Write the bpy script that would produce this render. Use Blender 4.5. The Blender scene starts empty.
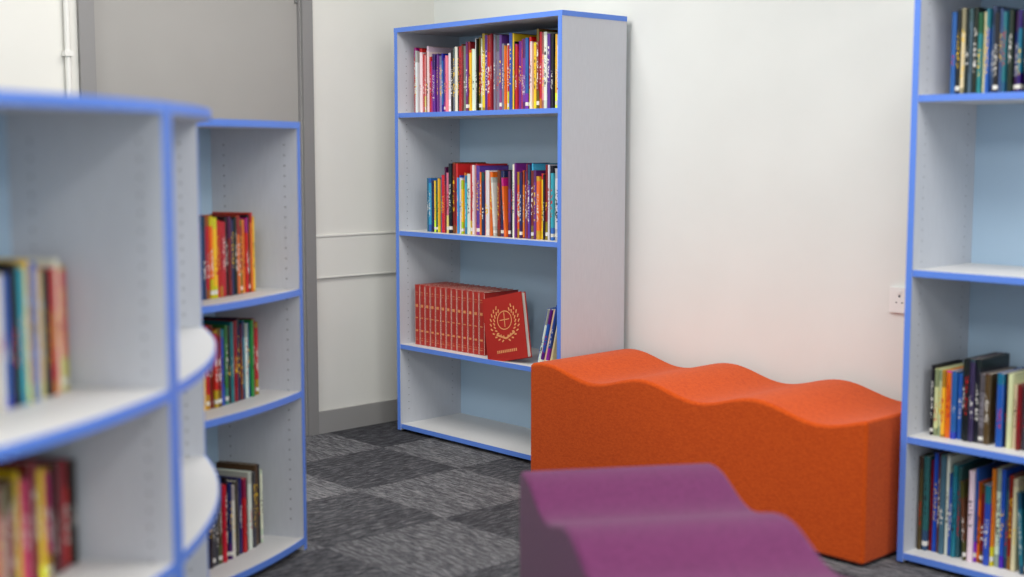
import bpy, math, random
from mathutils import Matrix, Vector
random.seed(11)
scene = bpy.context.scene
scene.view_settings.view_transform = 'Standard'
scene.view_settings.look = 'None'

# ------------------------------------------------------------ room frame
ANG = math.radians(-46.86)
CORNER = Vector((-0.366, 6.22, 0))
ROOM = Matrix.Translation(CORNER) @ Matrix.Rotation(ANG, 4, 'Z')   # local x along side wall, local -y into the room
WORLD = Matrix.Identity(4)

def lin(c):
    c = [v/255 for v in c[:3]]
    return tuple((v/12.92 if v <= .04045 else ((v+.055)/1.055)**2.4) for v in c)+(1,)

# ------------------------------------------------------------ materials
def new_mat(name, col, rough=.6, spec=.3):
    m = bpy.data.materials.new(name); m.use_nodes = True
    b = m.node_tree.nodes['Principled BSDF']
    b.inputs['Base Color'].default_value = lin(col)
    b.inputs['Roughness'].default_value = rough
    b.inputs['Specular IOR Level'].default_value = spec
    return m

def add_noise(m, c1, c2, scale, bump=0., detail=4, dist=.002, coord='Object', stretch=(1,1,1)):
    nt = m.node_tree; N = nt.nodes; L = nt.links
    b = N['Principled BSDF']
    tc = N.new('ShaderNodeTexCoord'); mp = N.new('ShaderNodeMapping'); mp.inputs['Scale'].default_value = stretch
    L.new(tc.outputs[coord], mp.inputs[0])
    n = N.new('ShaderNodeTexNoise'); n.inputs['Scale'].default_value = scale; n.inputs['Detail'].default_value = detail
    L.new(mp.outputs[0], n.inputs['Vector'])
    r = N.new('ShaderNodeValToRGB'); r.color_ramp.elements[0].position = .35; r.color_ramp.elements[1].position = .65
    r.color_ramp.elements[0].color = lin(c1); r.color_ramp.elements[1].color = lin(c2)
    L.new(n.outputs['Fac'], r.inputs[0]); L.new(r.outputs[0], b.inputs['Base Color'])
    if bump:
        bp = N.new('ShaderNodeBump'); bp.inputs['Strength'].default_value = bump; bp.inputs['Distance'].default_value = dist
        L.new(n.outputs['Fac'], bp.inputs['Height']); L.new(bp.outputs[0], b.inputs['Normal'])
    return m

M_WALL = add_noise(new_mat('wall_paint', (226,228,225), .8, .15), (226,228,224), (229,231,227), 3, .05)
M_WALLB = add_noise(new_mat('wall_paint_cream', (222,220,213), .8, .15), (222,220,213), (225,223,216), 3, .05)
M_CEIL = new_mat('ceiling_paint', (238,238,236), .9)
M_TRIM = new_mat('trunking_white', (226,224,218), .5)
M_BASE = new_mat('skirting_grey', (150,148,146), .5)
M_FRAME = new_mat('door_frame_grey', (136,134,133), .5)
M_DOOR = add_noise(new_mat('door_grey', (160,157,154), .5), (156,153,149), (160,157,153), 2)
M_PANEL = add_noise(new_mat('laminate_grey', (199,200,205), .5), (198,200,206), (202,204,210), 220, 0, 2, stretch=(1,1,.08))
M_SHELF = add_noise(new_mat('laminate_shelf', (216,216,217), .5), (216,215,214), (220,219,218), 180, 0, 2)
M_BACK = new_mat('back_panel_pale_blue', (180,205,226), .5)
M_BLUE = new_mat('blue_edge_banding', (96,138,228), .4, .4)
M_HOLE = new_mat('pin_hole_dark', (110,110,114), .9)
M_DARK = new_mat('black_plastic', (30,30,32), .6)
M_METAL = new_mat('brushed_metal', (170,170,168), .35, .5); M_METAL.node_tree.nodes['Principled BSDF'].inputs['Metallic'].default_value = .9
M_PLASTIC = new_mat('white_plastic', (238,238,235), .3, .5)
M_PAGES = add_noise(new_mat('paper_pages', (232,226,210), .9), (214,206,188), (238,232,218), 300, 0, 2, stretch=(1,1,.05))
M_GOLD = new_mat('gold_foil', (222,150,96), .4, .4)
M_RED = new_mat('red_cloth_cover', (166,34,26), .5)

def fabric(name, c1, c2, c3, sheen=.1):
    """woven wool: fine thread noise plus a soft mottled melange"""
    m = new_mat(name, c1, .95, .1)
    add_noise(m, c1, c2, 330, .35, 3, .0012)
    nt=m.node_tree; N=nt.nodes; L=nt.links
    b = N['Principled BSDF']
    src = b.inputs['Base Color'].links[0].from_socket
    tc = [n for n in N if n.type=='TEX_COORD'][0]
    n2=N.new('ShaderNodeTexNoise'); n2.inputs['Scale'].default_value=70; n2.inputs['Detail'].default_value=4
    mp=N.new('ShaderNodeMapping'); mp.inputs['Scale'].default_value=(1,1,2.5); L.new(tc.outputs['Object'],mp.inputs[0]); L.new(mp.outputs[0],n2.inputs['Vector'])
    r=N.new('ShaderNodeValToRGB'); r.color_ramp.elements[0].position=.42; r.color_ramp.elements[1].position=.72
    r.color_ramp.elements[0].color=(0,0,0,1); r.color_ramp.elements[1].color=(.6,.6,.6,1)
    L.new(n2.outputs['Fac'],r.inputs[0])
    mx=N.new('ShaderNodeMix'); mx.data_type='RGBA'; L.new(r.outputs[0],mx.inputs[0]); L.new(src,mx.inputs[6]); mx.inputs[7].default_value=lin(c3)
    L.new(mx.outputs[2], b.inputs['Base Color'])
    b.inputs['Sheen Weight'].default_value = sheen
    b.inputs['Sheen Roughness'].default_value = .5
    return m
M_ORANGE = fabric('orange_wool_fabric', (194,72,16), (211,88,26), (180,58,12))
M_PURPLE = fabric('purple_wool_fabric', (94,36,78), (118,52,100), (82,30,70), .14)

def nodemath(N, L):
    def math_(op, a, bb=None, cc=None):
        n = N.new('ShaderNodeMath'); n.operation = op
        for i, v in enumerate((a, bb, cc)):
            if v is None: continue
            if isinstance(v, (int, float)): n.inputs[i].default_value = v
            else: L.new(v, n.inputs[i])
        return n.outputs[0]
    return math_

def carpet():
    m = new_mat('carpet_tiles', (80,80,82), .97, .05)
    nt = m.node_tree; N = nt.nodes; L = nt.links; b = N['Principled BSDF']
    tc = N.new('ShaderNodeTexCoord')
    math_ = nodemath(N, L)
    sp = N.new('ShaderNodeSeparateXYZ'); L.new(tc.outputs['Object'], sp.inputs[0])
    T = .5
    x = math_('DIVIDE', math_('ADD', sp.outputs[0], .13), T); y = math_('DIVIDE', math_('ADD', sp.outputs[1], .1), T)
    fx = math_('FLOOR', x); fy = math_('FLOOR', y)
    chk = math_('ABSOLUTE', math_('MODULO', math_('ADD', fx, fy), 2.0))
    cid = N.new('ShaderNodeCombineXYZ'); L.new(fx, cid.inputs[0]); L.new(fy, cid.inputs[1])
    wn = N.new('ShaderNodeTexWhiteNoise'); wn.noise_dimensions = '3D'; L.new(cid.outputs[0], wn.inputs['Vector'])
    def streak(sx, sy):
        c = N.new('ShaderNodeCombineXYZ')
        L.new(math_('MULTIPLY', sp.outputs[0], sx), c.inputs[0]); L.new(math_('MULTIPLY', sp.outputs[1], sy), c.inputs[1])
        L.new(math_('MULTIPLY', wn.outputs['Value'], 40.), c.inputs[2])
        n = N.new('ShaderNodeTexNoise'); n.inputs['Scale'].default_value = 1; n.inputs['Detail'].default_value = 5; n.inputs['Roughness'].default_value = .75
        L.new(c.outputs[0], n.inputs['Vector']); return n.outputs['Fac']
    a = streak(150, 20); c = streak(20, 150)
    mix = N.new('ShaderNodeMix'); mix.data_type = 'FLOAT'
    L.new(chk, mix.inputs[0]); L.new(a, mix.inputs[2]); L.new(c, mix.inputs[3])
    v = math_('ADD', mix.outputs[0], math_('ADD', math_('MULTIPLY', math_('SUBTRACT', wn.outputs['Value'], .5), .08), math_('MULTIPLY', math_('SUBTRACT', chk, .5), .095)))
    r = N.new('ShaderNodeValToRGB'); e = r.color_ramp.elements
    e[0].position = .34; e[0].color = lin((48,48,52)); e[1].position = .72; e[1].color = lin((148,147,149))
    k = e.new(.5); k.color = lin((79,79,83))
    L.new(v, r.inputs[0]); L.new(r.outputs[0], b.inputs['Base Color'])
    bp = N.new('ShaderNodeBump'); bp.inputs['Strength'].default_value = .5; bp.inputs['Distance'].default_value = .004
    L.new(v, bp.inputs['Height']); L.new(bp.outputs[0], b.inputs['Normal'])
    return m
M_CARPET = carpet()

def book_mat():
    m = new_mat('printed_book_covers', (200,30,30), .3, .5)
    nt = m.node_tree; N = nt.nodes; L = nt.links; b = N['Principled BSDF']
    c1 = N.new('ShaderNodeAttribute'); c1.attribute_name = 'Col'
    c2 = N.new('ShaderNodeAttribute'); c2.attribute_name = 'Col2'
    uv = N.new('ShaderNodeUVMap'); uv.uv_map = 'UVMap'
    sp = N.new('ShaderNodeSeparateXYZ'); L.new(uv.outputs[0], sp.inputs[0])
    math_ = nodemath(N, L)
    rnd = c2.outputs['Alpha']
    def noise(fx, fy, fz, det):
        cb = N.new('ShaderNodeCombineXYZ')
        L.new(math_('MULTIPLY', sp.outputs[0], fx), cb.inputs[0]); L.new(math_('MULTIPLY', sp.outputs[1], fy), cb.inputs[1]); L.new(math_('MULTIPLY', rnd, fz), cb.inputs[2])
        n = N.new('ShaderNodeTexNoise'); n.inputs['Scale'].default_value = 1; n.inputs['Detail'].default_value = det
        L.new(cb.outputs[0], n.inputs['Vector']); return n.outputs['Fac']
    r2 = math_('FRACT', math_('MULTIPLY', rnd, 7.31)); r3 = math_('FRACT', math_('MULTIPLY', rnd, 23.7))
    hs = N.new('ShaderNodeHueSaturation'); L.new(c1.outputs['Color'], hs.inputs['Color']); L.new(math_('ADD', .34, math_('MULTIPLY', r2, .32)), hs.inputs['Hue'])
    L.new(math_('ADD', .4, math_('MULTIPLY', r3, .9)), hs.inputs['Value'])
    blk = math_('MAXIMUM', math_('GREATER_THAN', sp.outputs[1], math_('ADD', .72, math_('MULTIPLY', r3, .5))), math_('LESS_THAN', sp.outputs[1], math_('SUBTRACT', math_('MULTIPLY', r2, .5), .2)))
    m0 = N.new('ShaderNodeMix'); m0.data_type = 'RGBA'
    L.new(blk, m0.inputs[0]); L.new(c1.outputs['Color'], m0.inputs[6]); L.new(hs.outputs[0], m0.inputs[7])
    txt = math_('GREATER_THAN', noise(3.2, 34., 60., 2), .55)
    band = math_('MULTIPLY', math_('GREATER_THAN', sp.outputs[1], math_('ADD', .2, math_('MULTIPLY', r3, .2))), math_('LESS_THAN', sp.outputs[1], math_('ADD', .45, math_('MULTIPLY', rnd, .4))))
    side = math_('MULTIPLY', math_('GREATER_THAN', sp.outputs[0], .22), math_('LESS_THAN', sp.outputs[0], .78))
    mask = math_('MULTIPLY', math_('MULTIPLY', txt, band), side)
    mx = N.new('ShaderNodeMix'); mx.data_type = 'RGBA'
    L.new(mask, mx.inputs[0]); L.new(m0.outputs[2], mx.inputs[6]); L.new(c2.outputs['Color'], mx.inputs[7])
    lab = math_('MULTIPLY', math_('MULTIPLY', math_('GREATER_THAN', sp.outputs[1], .05), math_('LESS_THAN', sp.outputs[1], .10)), math_('GREATER_THAN', r2, .7))
    m2 = N.new('ShaderNodeMix'); m2.data_type = 'RGBA'
    L.new(lab, m2.inputs[0]); L.new(mx.outputs[2], m2.inputs[6]); m2.inputs[7].default_value = lin((225,222,215))
    L.new(m2.outputs[2], b.inputs['Base Color'])
    return m
M_BOOK = book_mat()

# ------------------------------------------------------------ mesh builder
class MB:
    def __init__(s): s.v=[]; s.f=[]; s.m=[]; s.mats=[]; s.uv=[]; s.c=[]; s.c2=[]; s.sm=[]
    def mi(s, mat):
        if mat not in s.mats: s.mats.append(mat)
        return s.mats.index(mat)
    def face(s, pts, mat, uv=None, c=(1,1,1,1), c2=(1,1,1,1), smooth=False):
        b = len(s.v); s.v += [Vector(p) for p in pts]; s.f.append(list(range(b, b+len(pts))))
        s.m.append(s.mi(mat)); s.uv.append(uv or [(0,.3)]*len(pts)); s.c.append(c); s.c2.append(c2); s.sm.append(smooth)
    def box(s, x0,x1,y0,y1,z0,z1, mat, M=None, **k):
        p = [Vector((x,y,z)) for z in (z0,z1) for y in (y0,y1) for x in (x0,x1)]
        if M: p = [M @ q for q in p]
        for q in ((0,2,3,1),(4,5,7,6),(0,1,5,4),(2,6,7,3),(0,4,6,2),(1,3,7,5)):
            s.face([p[i] for i in q], mat, **k)
    def prism(s, base, z0, z1, mat, smooth=False):
        n=len(base)
        s.face([(x,y,z1) for x,y in base], mat)
        s.face([(x,y,z0) for x,y in reversed(base)], mat)
        for i in range(n):
            a=base[i]; b=base[(i+1)%n]
            s.face([(a[0],a[1],z0),(b[0],b[1],z0),(b[0],b[1],z1),(a[0],a[1],z1)], mat, smooth=smooth)
    def disc(s, c, ax, r, mat, n=8):
        ax = Vector(ax).normalized(); u = ax.orthogonal().normalized(); w = ax.cross(u)
        s.face([Vector(c)+r*(math.cos(2*math.pi*i/n)*u+math.sin(2*math.pi*i/n)*w) for i in range(n)], mat)
    def build(s, name, frame=ROOM, merge=False):
        mn = Vector([min(v[i] for v in s.v) for i in range(3)]); mxx = Vector([max(v[i] for v in s.v) for i in range(3)])
        o = Vector(((mn.x+mxx.x)/2, (mn.y+mxx.y)/2, mn.z))
        me = bpy.data.meshes.new(name)
        me.from_pydata([tuple(v-o) for v in s.v], [], s.f)
        for m in s.mats: me.materials.append(m)
        me.uv_layers.new(name='UVMap')
        me.color_attributes.new('Col', 'FLOAT_COLOR', 'CORNER'); me.color_attributes.new('Col2', 'FLOAT_COLOR', 'CORNER')
        U=[];A=[];B=[]
        for i, f in enumerate(s.f):
            for k in range(len(f)):
                U += list(s.uv[i][k]); A += list(s.c[i]); B += list(s.c2[i])
        me.uv_layers['UVMap'].data.foreach_set('uv', U)
        me.attributes['Col'].data.foreach_set('color', A)
        me.attributes['Col2'].data.foreach_set('color', B)
        me.polygons.foreach_set('material_index', s.m); me.polygons.foreach_set('use_smooth', s.sm)
        me.update()
        if merge:
            import bmesh
            bm = bmesh.new(); bm.from_mesh(me); bmesh.ops.remove_doubles(bm, verts=bm.verts, dist=1e-5)
            bmesh.ops.recalc_face_normals(bm, faces=bm.faces); bm.to_mesh(me); bm.free()
        ob = bpy.data.objects.new(name, me); scene.collection.objects.link(ob)
        ob.matrix_world = frame @ Matrix.Translation(o)
        return ob

# ------------------------------------------------------------ room shell
def slab(name, x0,x1,y0,y1,z0,z1, mat):
    mb = MB(); mb.box(x0,x1,y0,y1,z0,z1,mat); return mb.build(name)
LX, LY, HZ = 7.2, 6.2, 2.7
slab('floor', -.1,LX,-LY,.1,-.1,0, M_CARPET)
slab('ceiling', -.1,LX,-LY,.1,HZ,HZ+.1, M_CEIL)
slab('wall_right', 0,LX,0,.1,0,HZ, M_WALL)
D0, D1, DH = -1.70, -.752, 2.05
mb = MB()
mb.box(-.1,0,D1+.0,.1,0,HZ,M_WALLB); mb.box(-.1,0,-LY,D0,0,HZ,M_WALLB); mb.box(-.1,0,D0,D1,DH,HZ,M_WALLB)
mb.build('wall_back')
mb = MB()
mb.box(-.06,-.015,D0+.004,D1-.004,.006,DH-.004,M_DOOR)
for a,b in ((D1-.0,D1+.052),(D0-.062,D0)):
    mb.box(.0005,.018,a,b,0,DH+.06,M_FRAME)
mb.box(.0005,.018,D0,D1,DH,DH+.06,M_FRAME)
mb.box(-.015,.0,D1-.008,D1-.001,0,DH-.001,M_FRAME); mb.box(-.015,.0,D0+.001,D0+.008,0,DH-.001,M_FRAME)
for hz in (.25,.55,1.9): mb.box(-.015,-.005,D1-.02,D1-.008,hz,hz+.1,M_METAL)
mb.box(-.015,-.008,D0+.05,D0+.09,.95,1.13,M_METAL); mb.box(-.008,.03,D0+.062,D0+.078,1.03,1.046,M_METAL); mb.box(.02,.032,D0+.062,D0+.18,1.03,1.046,M_METAL)
mb.build('door_1')
slab('baseboard_back', .0005,.016,-.699,-.001,0,.10, M_BASE)
slab('baseboard_left', .0005,.016,-LY,-1.763,0,.10, M_BASE)
slab('baseboard_right', .017,LX,-.016,-.0005,0,.10, M_BASE)
mb = MB(); mb.box(.0005,.008,-.698,-.001,.705,.885,M_WALLB); mb.box(.0005,.012,-.698,-.001,.885,.891,M_TRIM); mb.box(.0005,.011,-.698,-.001,.70,.705,M_TRIM)
mb.build('trim_1')
mb = MB()
n=12
for i in range(n):
    a0=2*math.pi*i/n; a1=2*math.pi*(i+1)/n; r=.011
    p=lambda a,z:(.016+r*math.cos(a), -1.81+r*math.sin(a), z)
    mb.face([p(a0,.1),p(a1,.1),p(a1,HZ-.001),p(a0,HZ-.001)], M_TRIM, smooth=True)
for z in (.6,1.2,1.62,2.3): mb.box(.0005,.032,-1.827,-1.793,z,z+.02,M_TRIM)
mb.build('wall_conduit')
mb = MB()
mb.box(2.44,2.586,-.010,-.0005,.715,.801,M_PLASTIC)
for c in (2.478,2.548):
    mb.box(c-.004,c+.004,-.0104,-.010,.768,.776,M_HOLE); mb.box(c-.014,c-.008,-.0104,-.010,.748,.752,M_HOLE); mb.box(c+.008,c+.014,-.0104,-.010,.748,.752,M_HOLE)
    mb.box(c-.006,c+.006,-.0125,-.010,.780,.793,M_PLASTIC)
so = mb.build('power_socket')
bv = so.modifiers.new('b','BEVEL'); bv.width=.0015; bv.segments=2

# ------------------------------------------------------------ straight bookcases
TH = .02
def bookcase(s0, s1, mf, depth=.37, shelves=(.40,.91,1.43), H=1.80):
    mb = MB(); yf=-mf; yb=-mf+depth
    for a,b in ((s0,s0+TH),(s1-TH,s1)):
        mb.box(a,b,yf+.002,yb,.008,H-TH,M_PANEL); mb.box(a,b,yf,yf+.002,.008,H-TH,M_BLUE)
        for yy in (yf+.03,yf+.05): mb.box(a+.002,b-.002,yy,yy+.015,0,.008,M_DARK)
        mb.box(a+.002,b-.002,yb-.05,yb-.03,0,.008,M_DARK)
    mb.box(s0,s1,yf+.002,yb,H-TH,H,M_PANEL)
    mb.box(s0-.002,s1+.002,yf,yf+.002,H-TH,H,M_BLUE)
    mb.box(s0-.002,s0,yf+.002,yb,H-TH,H,M_BLUE); mb.box(s1,s1+.002,yf+.002,yb,H-TH,H,M_BLUE)
    mb.box(s0+TH,s1-TH,yb-.008,yb-.001,.03,H-TH,M_BACK)
    for z in (.036,)+tuple(shelves):
        mb.box(s0+TH,s1-TH,yf+.006,yb-.008,z-TH,z,M_SHELF); mb.box(s0+TH,s1-TH,yf+.004,yf+.006,z-TH,z,M_BLUE)
    for x,ax in ((s0+TH+.0006,1),(s1-TH-.0006,-1)):
        for y in (yf+.05,yb-.06):
            z=.10
            while z<H-.08: mb.disc((x,y,z),(ax,0,0),.0022,M_HOLE); z+=.032
    return mb.build('bookcase')
bookcase(.204,1.240,.40)
bookcase(2.754,3.782,.452)

# ------------------------------------------------------------ curved bookcases
def curved(c, R, a0, a1, depth=.30, shelves=(.514,.837), H=1.354, n=20):
    mb = MB(); a0=math.radians(a0); a1=math.radians(a1); da=TH/R
    P=lambda r,a:(c[0]+r*math.cos(a), c[1]+r*math.sin(a))
    def arc_board(r0,r1,b0,b1,z0,z1,mat):
        for i in range(n):
            t0=b0+(b1-b0)*i/n; t1=b0+(b1-b0)*(i+1)/n
            q=[P(r0,t0),P(r1,t0),P(r1,t1),P(r0,t1)]
            mb.face([(x,y,z1) for x,y in q],mat); mb.face([(x,y,z0) for x,y in reversed(q)],mat)
            mb.face([(*q[1],z0),(*q[2],z0),(*q[2],z1),(*q[1],z1)],mat); mb.face([(*q[3],z0),(*q[0],z0),(*q[0],z1),(*q[3],z1)],mat)
            if i==0: mb.face([(*q[0],z0),(*q[1],z0),(*q[1],z1),(*q[0],z1)],mat)
            if i==n-1: mb.face([(*q[2],z0),(*q[3],z0),(*q[3],z1),(*q[2],z1)],mat)
    def panel(b0,b1):
        for r0,r1,mt in ((R-depth,R-.002,M_PANEL),(R-.002,R,M_BLUE)):
            mb.prism([P(r0,b0),P(r1,b0),P(r1,b1),P(r0,b1)],0,H-TH,mt)
    panel(a0,a0+da); panel(a1-da,a1)
    arc_board(R-depth,R-.002,a0,a1,H-TH,H,M_PANEL); arc_board(R-.002,R+.001,a0,a1,H-TH,H,M_BLUE)
    mb.prism([P(R-depth,a1),P(R,a1),P(R,a1+.0015),P(R-depth,a1+.0015)],H-TH,H,M_BLUE)
    arc_board(R-depth,R-depth+.006,a0+da,a1-da,.02,H-TH,M_BACK)
    for z in (.04,)+tuple(shelves):
        arc_board(R-depth+.006,R-.004,a0+da,a1-da,z-TH,z,M_SHELF); arc_board(R-.004,R-.001,a0+da,a1-da,z-TH,z,M_BLUE)
    for a,sg in ((a0+da+.0006,1),(a1-da-.0006,-1)):
        for r in (R-.045,R-depth+.05):
            z=.10
            while z<H-.06:
                mb.disc((*P(r,a),z),(-math.sin(a)*sg,math.cos(a)*sg,0),.0026,M_HOLE); z+=.032
    return mb.build('curved_bookcase', WORLD)
CN=(-2.254,2.535); RN=1.65
curved(CN,RN,-36.9,-6.9)
j=math.radians(-6.8); k2=math.radians(-4.6)
CN2=(CN[0]+RN*math.cos(j)-RN*math.cos(k2)-.004, CN[1]+RN*math.sin(j)-RN*math.sin(k2)+.016)
curved(CN2,RN,-4.5,25.0)
CT=(-2.259,4.441)
curved(CT,RN,-43.7,-13.7)

# ------------------------------------------------------------ wave benches
def bench(x0,x1,y0,y1,mat,crest0,frame,period=.485,amp=.022,base=.445):
    mb = MB(); N=72
    top=[]
    for i in range(N+1):
        x=x0+(x1-x0)*i/N
        top.append((x, base+amp*math.cos(2*math.pi*(x-crest0)/period)))
    z0=.008
    for i in range(N):
        (xa,za),(xb,zb)=top[i],top[i+1]
        mb.face([(xa,y0,za),(xb,y0,zb),(xb,y1,zb),(xa,y1,za)],mat,smooth=True)
        mb.face([(xa,y0,z0),(xb,y0,z0),(xb,y0,zb),(xa,y0,za)],mat,smooth=True)
        mb.face([(xb,y1,z0),(xa,y1,z0),(xa,y1,za),(xb,y1,zb)],mat,smooth=True)
        mb.face([(xa,y1,z0),(xb,y1,z0),(xb,y0,z0),(xa,y0,z0)],mat,smooth=True)
    mb.face([(x0,y1,z0),(x0,y0,z0),(x0,y0,top[0][1]),(x0,y1,top[0][1])],mat,smooth=True)
    mb.face([(x1,y0,z0),(x1,y1,z0),(x1,y1,top[-1][1]),(x1,y0,top[-1][1])],mat,smooth=True)
    ob = mb.build('wave_bench', frame, merge=True)
    b=ob.modifiers.new('bev','BEVEL'); b.width=.014; b.segments=4; b.limit_method='ANGLE'; b.angle_limit=math.radians(45); b.harden_normals=True
    ft = MB()
    ox=(x0+x1)/2; oy=(y0+y1)/2
    for fx in (x0+.08,x1-.12):
        for fy in (y0+.06,y1-.1):
            ft.box(fx-ox,fx-ox+.04,fy-oy,fy-oy+.04,-.008,.0,M_DARK)
    f=ft.build('feet', WORLD); f.parent=ob; f.matrix_parent_inverse=Matrix.Identity(4)
    return ob
bench(1.252,2.715,-.58,-.055,M_ORANGE,1.33,ROOM)
PD = Vector((.18,-.984)); pa = math.atan2(PD.y,PD.x)
PF = Matrix.Translation((.018,3.27,0)) @ Matrix.Rotation(pa,4,'Z')
bench(0,1.425,0,.515,M_PURPLE,.06,PF,base=.432)

# ------------------------------------------------------------ books
RED=(196,28,32);DRED=(128,20,26);WHT=(230,226,218);BLK=(24,24,28);YEL=(242,198,36);PUR=(98,44,136);MAG=(196,40,110);PNK=(222,126,150)
BLU=(30,84,172);NAV=(22,36,86);TEAL=(22,112,132);CYA=(60,160,206);GRN=(44,132,66);LGR=(140,170,70);ORG=(232,112,26);GRY=(120,124,130);CRM=(224,208,168);BRN=(90,58,40);LIL=(150,132,192);SLT=(56,92,114);DGR=(56,58,66)
RED_SET=(172,38,28)
def add_book(mb, M, w,h,d,col,col2,rnd):
    jt=lambda v:max(4,min(245,v+random.randint(-14,14)))
    if col!=RED_SET: col=tuple(jt(v) for v in col)
    c=lin(col); k=lin(col2)[:3]+(rnd,)
    prof=[(0,d,0),(0,.004,.0),(w*.22,.0008,.25),(w*.5,0,.5),(w*.78,.0008,.75),(w,.004,1),(w,d,1)]
    for i in range(len(prof)-1):
        a=prof[i]; b=prof[i+1]
        side = i in (0,len(prof)-2)
        ua,ub = (a[2],b[2]) if not side else (.02,.08)
        p=[M@Vector((a[0],a[1],0)),M@Vector((b[0],b[1],0)),M@Vector((b[0],b[1],h)),M@Vector((a[0],a[1],h))]
        mb.face(p,M_BOOK,uv=[(ua,0),(ub,0),(ub,1),(ua,1)],c=c,c2=k)
    e=min(.0012,w*.2)
    mb.box(e,w-e,.003,d-.003,.0025,h-.0035,M_PAGES,M=M)
    mb.box(0.0002,w-.0002,.003,d,0,.0015,M_BOOK,M=M,c=c,c2=k)
    mb.box(0,e,.003,d,h-.0035,h,M_BOOK,M=M,c=c,c2=k); mb.box(w-e,w,.003,d,h-.0035,h,M_BOOK,M=M,c=c,c2=k)

def straight_row(x0,x1,yspine,z,pal,hr=(.22,.29),wr=(.008,.026),dr=(.17,.21),lean=0.,seq=None,name='row_of_books'):
    mb=MB(); x=x0; i=0; last=None; hcl=random.uniform(*hr); run=0
    while True:
        w=random.uniform(*wr)
        if x+w>x1: break
        if seq and i<len(seq): h0,col=seq[i]
        else:
            if run<=0: hcl=random.uniform(*hr); run=random.randint(1,4)
            run-=1
            h0=min(hr[1],max(hr[0],hcl+random.uniform(-.006,.006))); col=random.choice(pal)
            if col==last: col=random.choice(pal)
        last=col
        h=h0; d=random.uniform(*dr)
        col2=random.choice([WHT,YEL,BLK,WHT,RED])
        if col2==col: col2=WHT if col!=WHT else BLK
        t=lean
        M=Matrix.Translation((x,yspine+random.uniform(0,.016),z+.0005+(w*math.sin(t) if t>0 else 0)))@Matrix.Rotation(t,4,'Y')
        add_book(mb,M,w,h,d,col,col2,random.random())
        x+=(w/math.cos(t))+.0006; i+=1
        if lean==0 and not (seq and i<len(seq)) and random.random()<.06 and x+.05<x1:
            wl=random.uniform(.008,.014); hl=hr[0]; xl=x+hl*math.sin(.07)
            if xl+wl<x1:
                M=Matrix.Translation((xl,yspine,z+.0005))@Matrix.Rotation(-.07,4,'Y')
                add_book(mb,M,wl,hl,.17,random.choice(pal),WHT,random.random()); x=xl+wl+.002
    return mb.build(name)

mix1=[RED,WHT,DRED,PUR,BLK,BLK,YEL,ORG,WHT,PNK,BLU,BLK,YEL,RED,BLK,GRY,NAV,RED]
straight_row(.262,1.205,-.345,1.43,mix1,hr=(.255,.325),wr=(.006,.019),
  seq=[(.285,RED),(.27,WHT),(.28,RED),(.262,WHT),(.255,RED),(.25,PNK),(.27,DRED),(.285,WHT),(.24,RED),(.22,MAG),(.25,PUR),(.23,BLU),(.25,PUR),(.24,LIL),(.25,BLU),(.23,PUR),(.24,PNK),(.25,WHT),(.26,BLK)])
mix2=[RED,YEL,WHT,BLU,ORG,GRN,BLK,CYA,WHT,PUR,ORG,YEL,NAV,DRED,BLK,WHT]
straight_row(.345,1.207,-.345,.91,mix2,hr=(.245,.305),wr=(.007,.022),
  seq=[(.235,TEAL),(.235,CYA),(.225,NAV),(.225,YEL),(.225,GRN),(.235,YEL),(.24,BLU),(.25,RED),(.285,DRED),(.26,PNK),(.30,BLK),(.305,DRED),(.30,RED),(.24,CYA),(.25,BLU),(.24,WHT),(.23,YEL)])
# red encyclopedia set
mb=MB()
x=.262
for i in range(13):
    w=.0355; M=Matrix.Translation((x,-.345,.4005))
    add_book(mb,M,w,.268,.20,RED_SET,RED_SET,.03)
    for zz,hh in ((.02,.002),(.03,.001),(.235,.002),(.225,.001),(.17,.012),(.12,.004),(.06,.008)):
        mb.box(x+w*.28,x+w*.72,-.3454,-.3444,.4+zz,.4+zz+hh,M_GOLD)
    x+=w+.0006
mb.build('red_encyclopedia_set')
# displayed red hardback with crest, cover facing out
mb=MB()
W,Hh,T=.215,.272,.028
def bx(*a,mat=M_RED): mb.box(*a,mat)
bx(0,W,0,.003,0,Hh); bx(0,W,T-.003,T,0,Hh); bx(0,.004,.003,T-.003,0,Hh)
bx(.004,W-.004,.003,T-.003,.004,Hh-.004,mat=M_PAGES)
def strip(pts,wd,mat=M_GOLD,y=-.0006):
    for (ax,az),(bx_,bz) in zip(pts[:-1],pts[1:]):
        dx,dz=bx_-ax,bz-az; l=math.hypot(dx,dz) or 1; nx,nz=-dz/l*wd/2,dx/l*wd/2
        mb.face([(ax+nx,y,az+nz),(ax-nx,y,az-nz),(bx_-nx,y,bz-nz),(bx_+nx,y,bz+nz)],mat)
cx,cz=W/2+.004,Hh*.58
for sg in (-1,1):
    for rr in (.054,.072):
        for k in range(10):
            a=math.radians(-80+k*15); px,pz=cx+sg*rr*math.cos(a),cz+rr*math.sin(a)
            strip([(px,pz),(px+sg*.012*math.cos(a+.9),pz+.015*math.sin(a+.9))],.006)
strip([(cx+.038*math.cos(t*math.pi/12),cz+.01+.038*math.sin(t*math.pi/12)) for t in range(25)],.004)
strip([(cx-.026,cz+.012),(cx+.026,cz+.012)],.004); strip([(cx,cz-.018),(cx,cz+.044)],.004)
strip([(cx-.05,cz-.045),(cx,cz-.066),(cx+.05,cz-.045)],.008)
for k in range(11):
    strip([(cx-.055+k*.01,.04),(cx-.049+k*.01,.04)],.012)
ob=mb.build('red_hardback_book', WORLD)
ob.matrix_world = ROOM @ Matrix.Translation((.915,-.368,.4045)) @ Matrix.Rotation(math.radians(8),4,'Z') @ Matrix.Rotation(math.radians(-13),4,'Y') @ Matrix.Rotation(math.radians(-7),4,'X')
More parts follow.
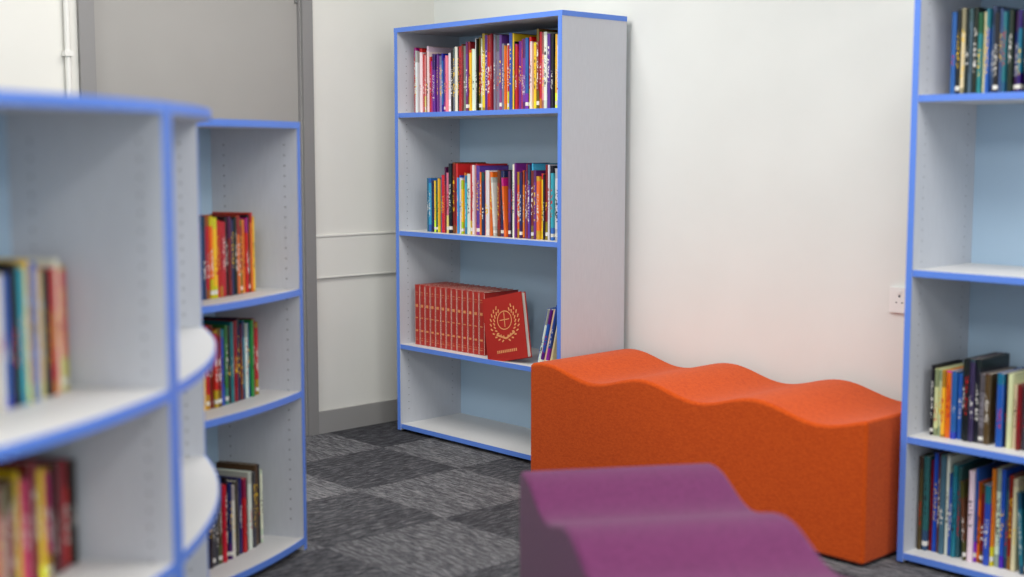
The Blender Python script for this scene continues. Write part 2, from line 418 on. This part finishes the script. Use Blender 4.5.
straight_row(1.035,1.120,-.345,.40,[NAV,WHT,BLK,CRM,BLU],hr=(.235,.27),wr=(.008,.018),lean=.25)

cool=[TEAL,NAV,GRY,SLT,SLT,BLU,BLK,CRM,DGR,TEAL]
straight_row(2.835,3.74,-.385,1.43,cool,hr=(.225,.25),wr=(.007,.016))
mixr=[ORG,NAV,BLU,BLK,BLK,GRY,BLK,RED,CRM,BRN,NAV]
straight_row(2.805,3.01,-.385,.40,mixr,hr=(.20,.215),wr=(.010,.020),seq=[(.215,BLK),(.205,CRM),(.205,CRM),(.205,YEL),(.205,ORG),(.205,BLU),(.20,BLU),(.245,BLK),(.25,BLK),(.25,DGR),(.25,BLK)])
straight_row(3.02,3.72,-.385,.40,[NAV,BLK,DGR,BLU,DRED,CRM,SLT,BLK],hr=(.18,.23),wr=(.010,.020))
straight_row(2.78,3.73,-.385,.036,[RED,TEAL,BLK,WHT,BLU,CRM,BRN,DRED,ORG,SLT,BLK,BLU],hr=(.24,.32),wr=(.007,.018))

def arc_row(c,r,a0,a1,z,pal,hr,wr=(.010,.026),d=(.12,.14)):
    mb=MB(); a=math.radians(a1); aend=math.radians(a0); last=None
    while True:
        w=random.uniform(*wr)
        da=(w+.001)/(r-.14)
        if a-da<aend: break
        am=a-da/2
        rad=Vector((math.cos(am),math.sin(am),0)); tan=Vector((-math.sin(am),math.cos(am),0))
        R=Matrix((( tan.x,-rad.x,0,0),(tan.y,-rad.y,0,0),(0,0,1,0),(0,0,0,1)))
        o=Vector((c[0],c[1],z+.0005))+rad*(r-random.uniform(0,.008))-tan*w/2
        M=Matrix.Translation(o)@R
        col=random.choice(pal)
        if col==last: col=random.choice(pal)
        last=col
        col2=random.choice([WHT,YEL,BLK,WHT])
        if col==col2: col2=RED
        add_book(mb,M,w,random.uniform(*hr),random.uniform(*d),col,col2,random.random())
        a-=da
    return mb.build('row_of_books', WORLD)
pn=[RED,RED,WHT,BLK,GRN,BLU,CRM,WHT,NAV,YEL,CYA,DRED]
arc_row(CN,1.475,-30,-8.2,.837,pn,(.22,.245),wr=(.012,.024))
arc_row(CN,1.475,-30,-8.0,.514,[MAG,RED,BRN,CRM,DRED,ORG,BLK,YEL],(.19,.22),wr=(.012,.024))
arc_row(CT,1.55,-40,-17.6,.837,[DRED,RED,BLK,RED,ORG,NAV,YEL,DRED],(.22,.245),wr=(.010,.018))
arc_row(CT,1.55,-40,-17.2,.514,[BLK,WHT,NAV,RED,GRN,BLU,YEL,DRED,TEAL],(.22,.25),wr=(.010,.018))
arc_row(CT,1.55,-40,-16.8,.04,[BLK,NAV,BLK,WHT,RED,DGR,BRN],(.22,.26),wr=(.010,.022))

# ------------------------------------------------------------ lights
def area(x,y,z,e,sx,sy,col=(1,1,1)):
    l=bpy.data.lights.new('ceiling_light_panel','AREA'); l.shape='RECTANGLE'; l.size=sx; l.size_y=sy; l.energy=e; l.color=col
    o=bpy.data.objects.new('ceiling_light_panel',l); scene.collection.objects.link(o)
    o.matrix_world = ROOM @ Matrix.Translation((x,y,z))
for x in (1.2,3.4,5.6):
    for y in (-1.5,-3.9):
        area(x,y,HZ-.02,33,.6,1.2,(1,.99,.965))
w=bpy.data.worlds.new('World'); scene.world=w; w.use_nodes=True
bg=w.node_tree.nodes['Background']; bg.inputs[0].default_value=(.86,.945,1,1); bg.inputs[1].default_value=1.0

# ------------------------------------------------------------ camera
cd=bpy.data.cameras.new('camera'); cam=bpy.data.objects.new('camera',cd); scene.collection.objects.link(cam)
cd.sensor_width=36; cd.lens=1300/1024*36
cam.location=(0,0,1.268); cam.rotation_euler=(math.radians(90-6.08),0,0)
cd.dof.use_dof=True; cd.dof.focus_distance=5.3; cd.dof.aperture_fstop=1.3
scene.camera=cam
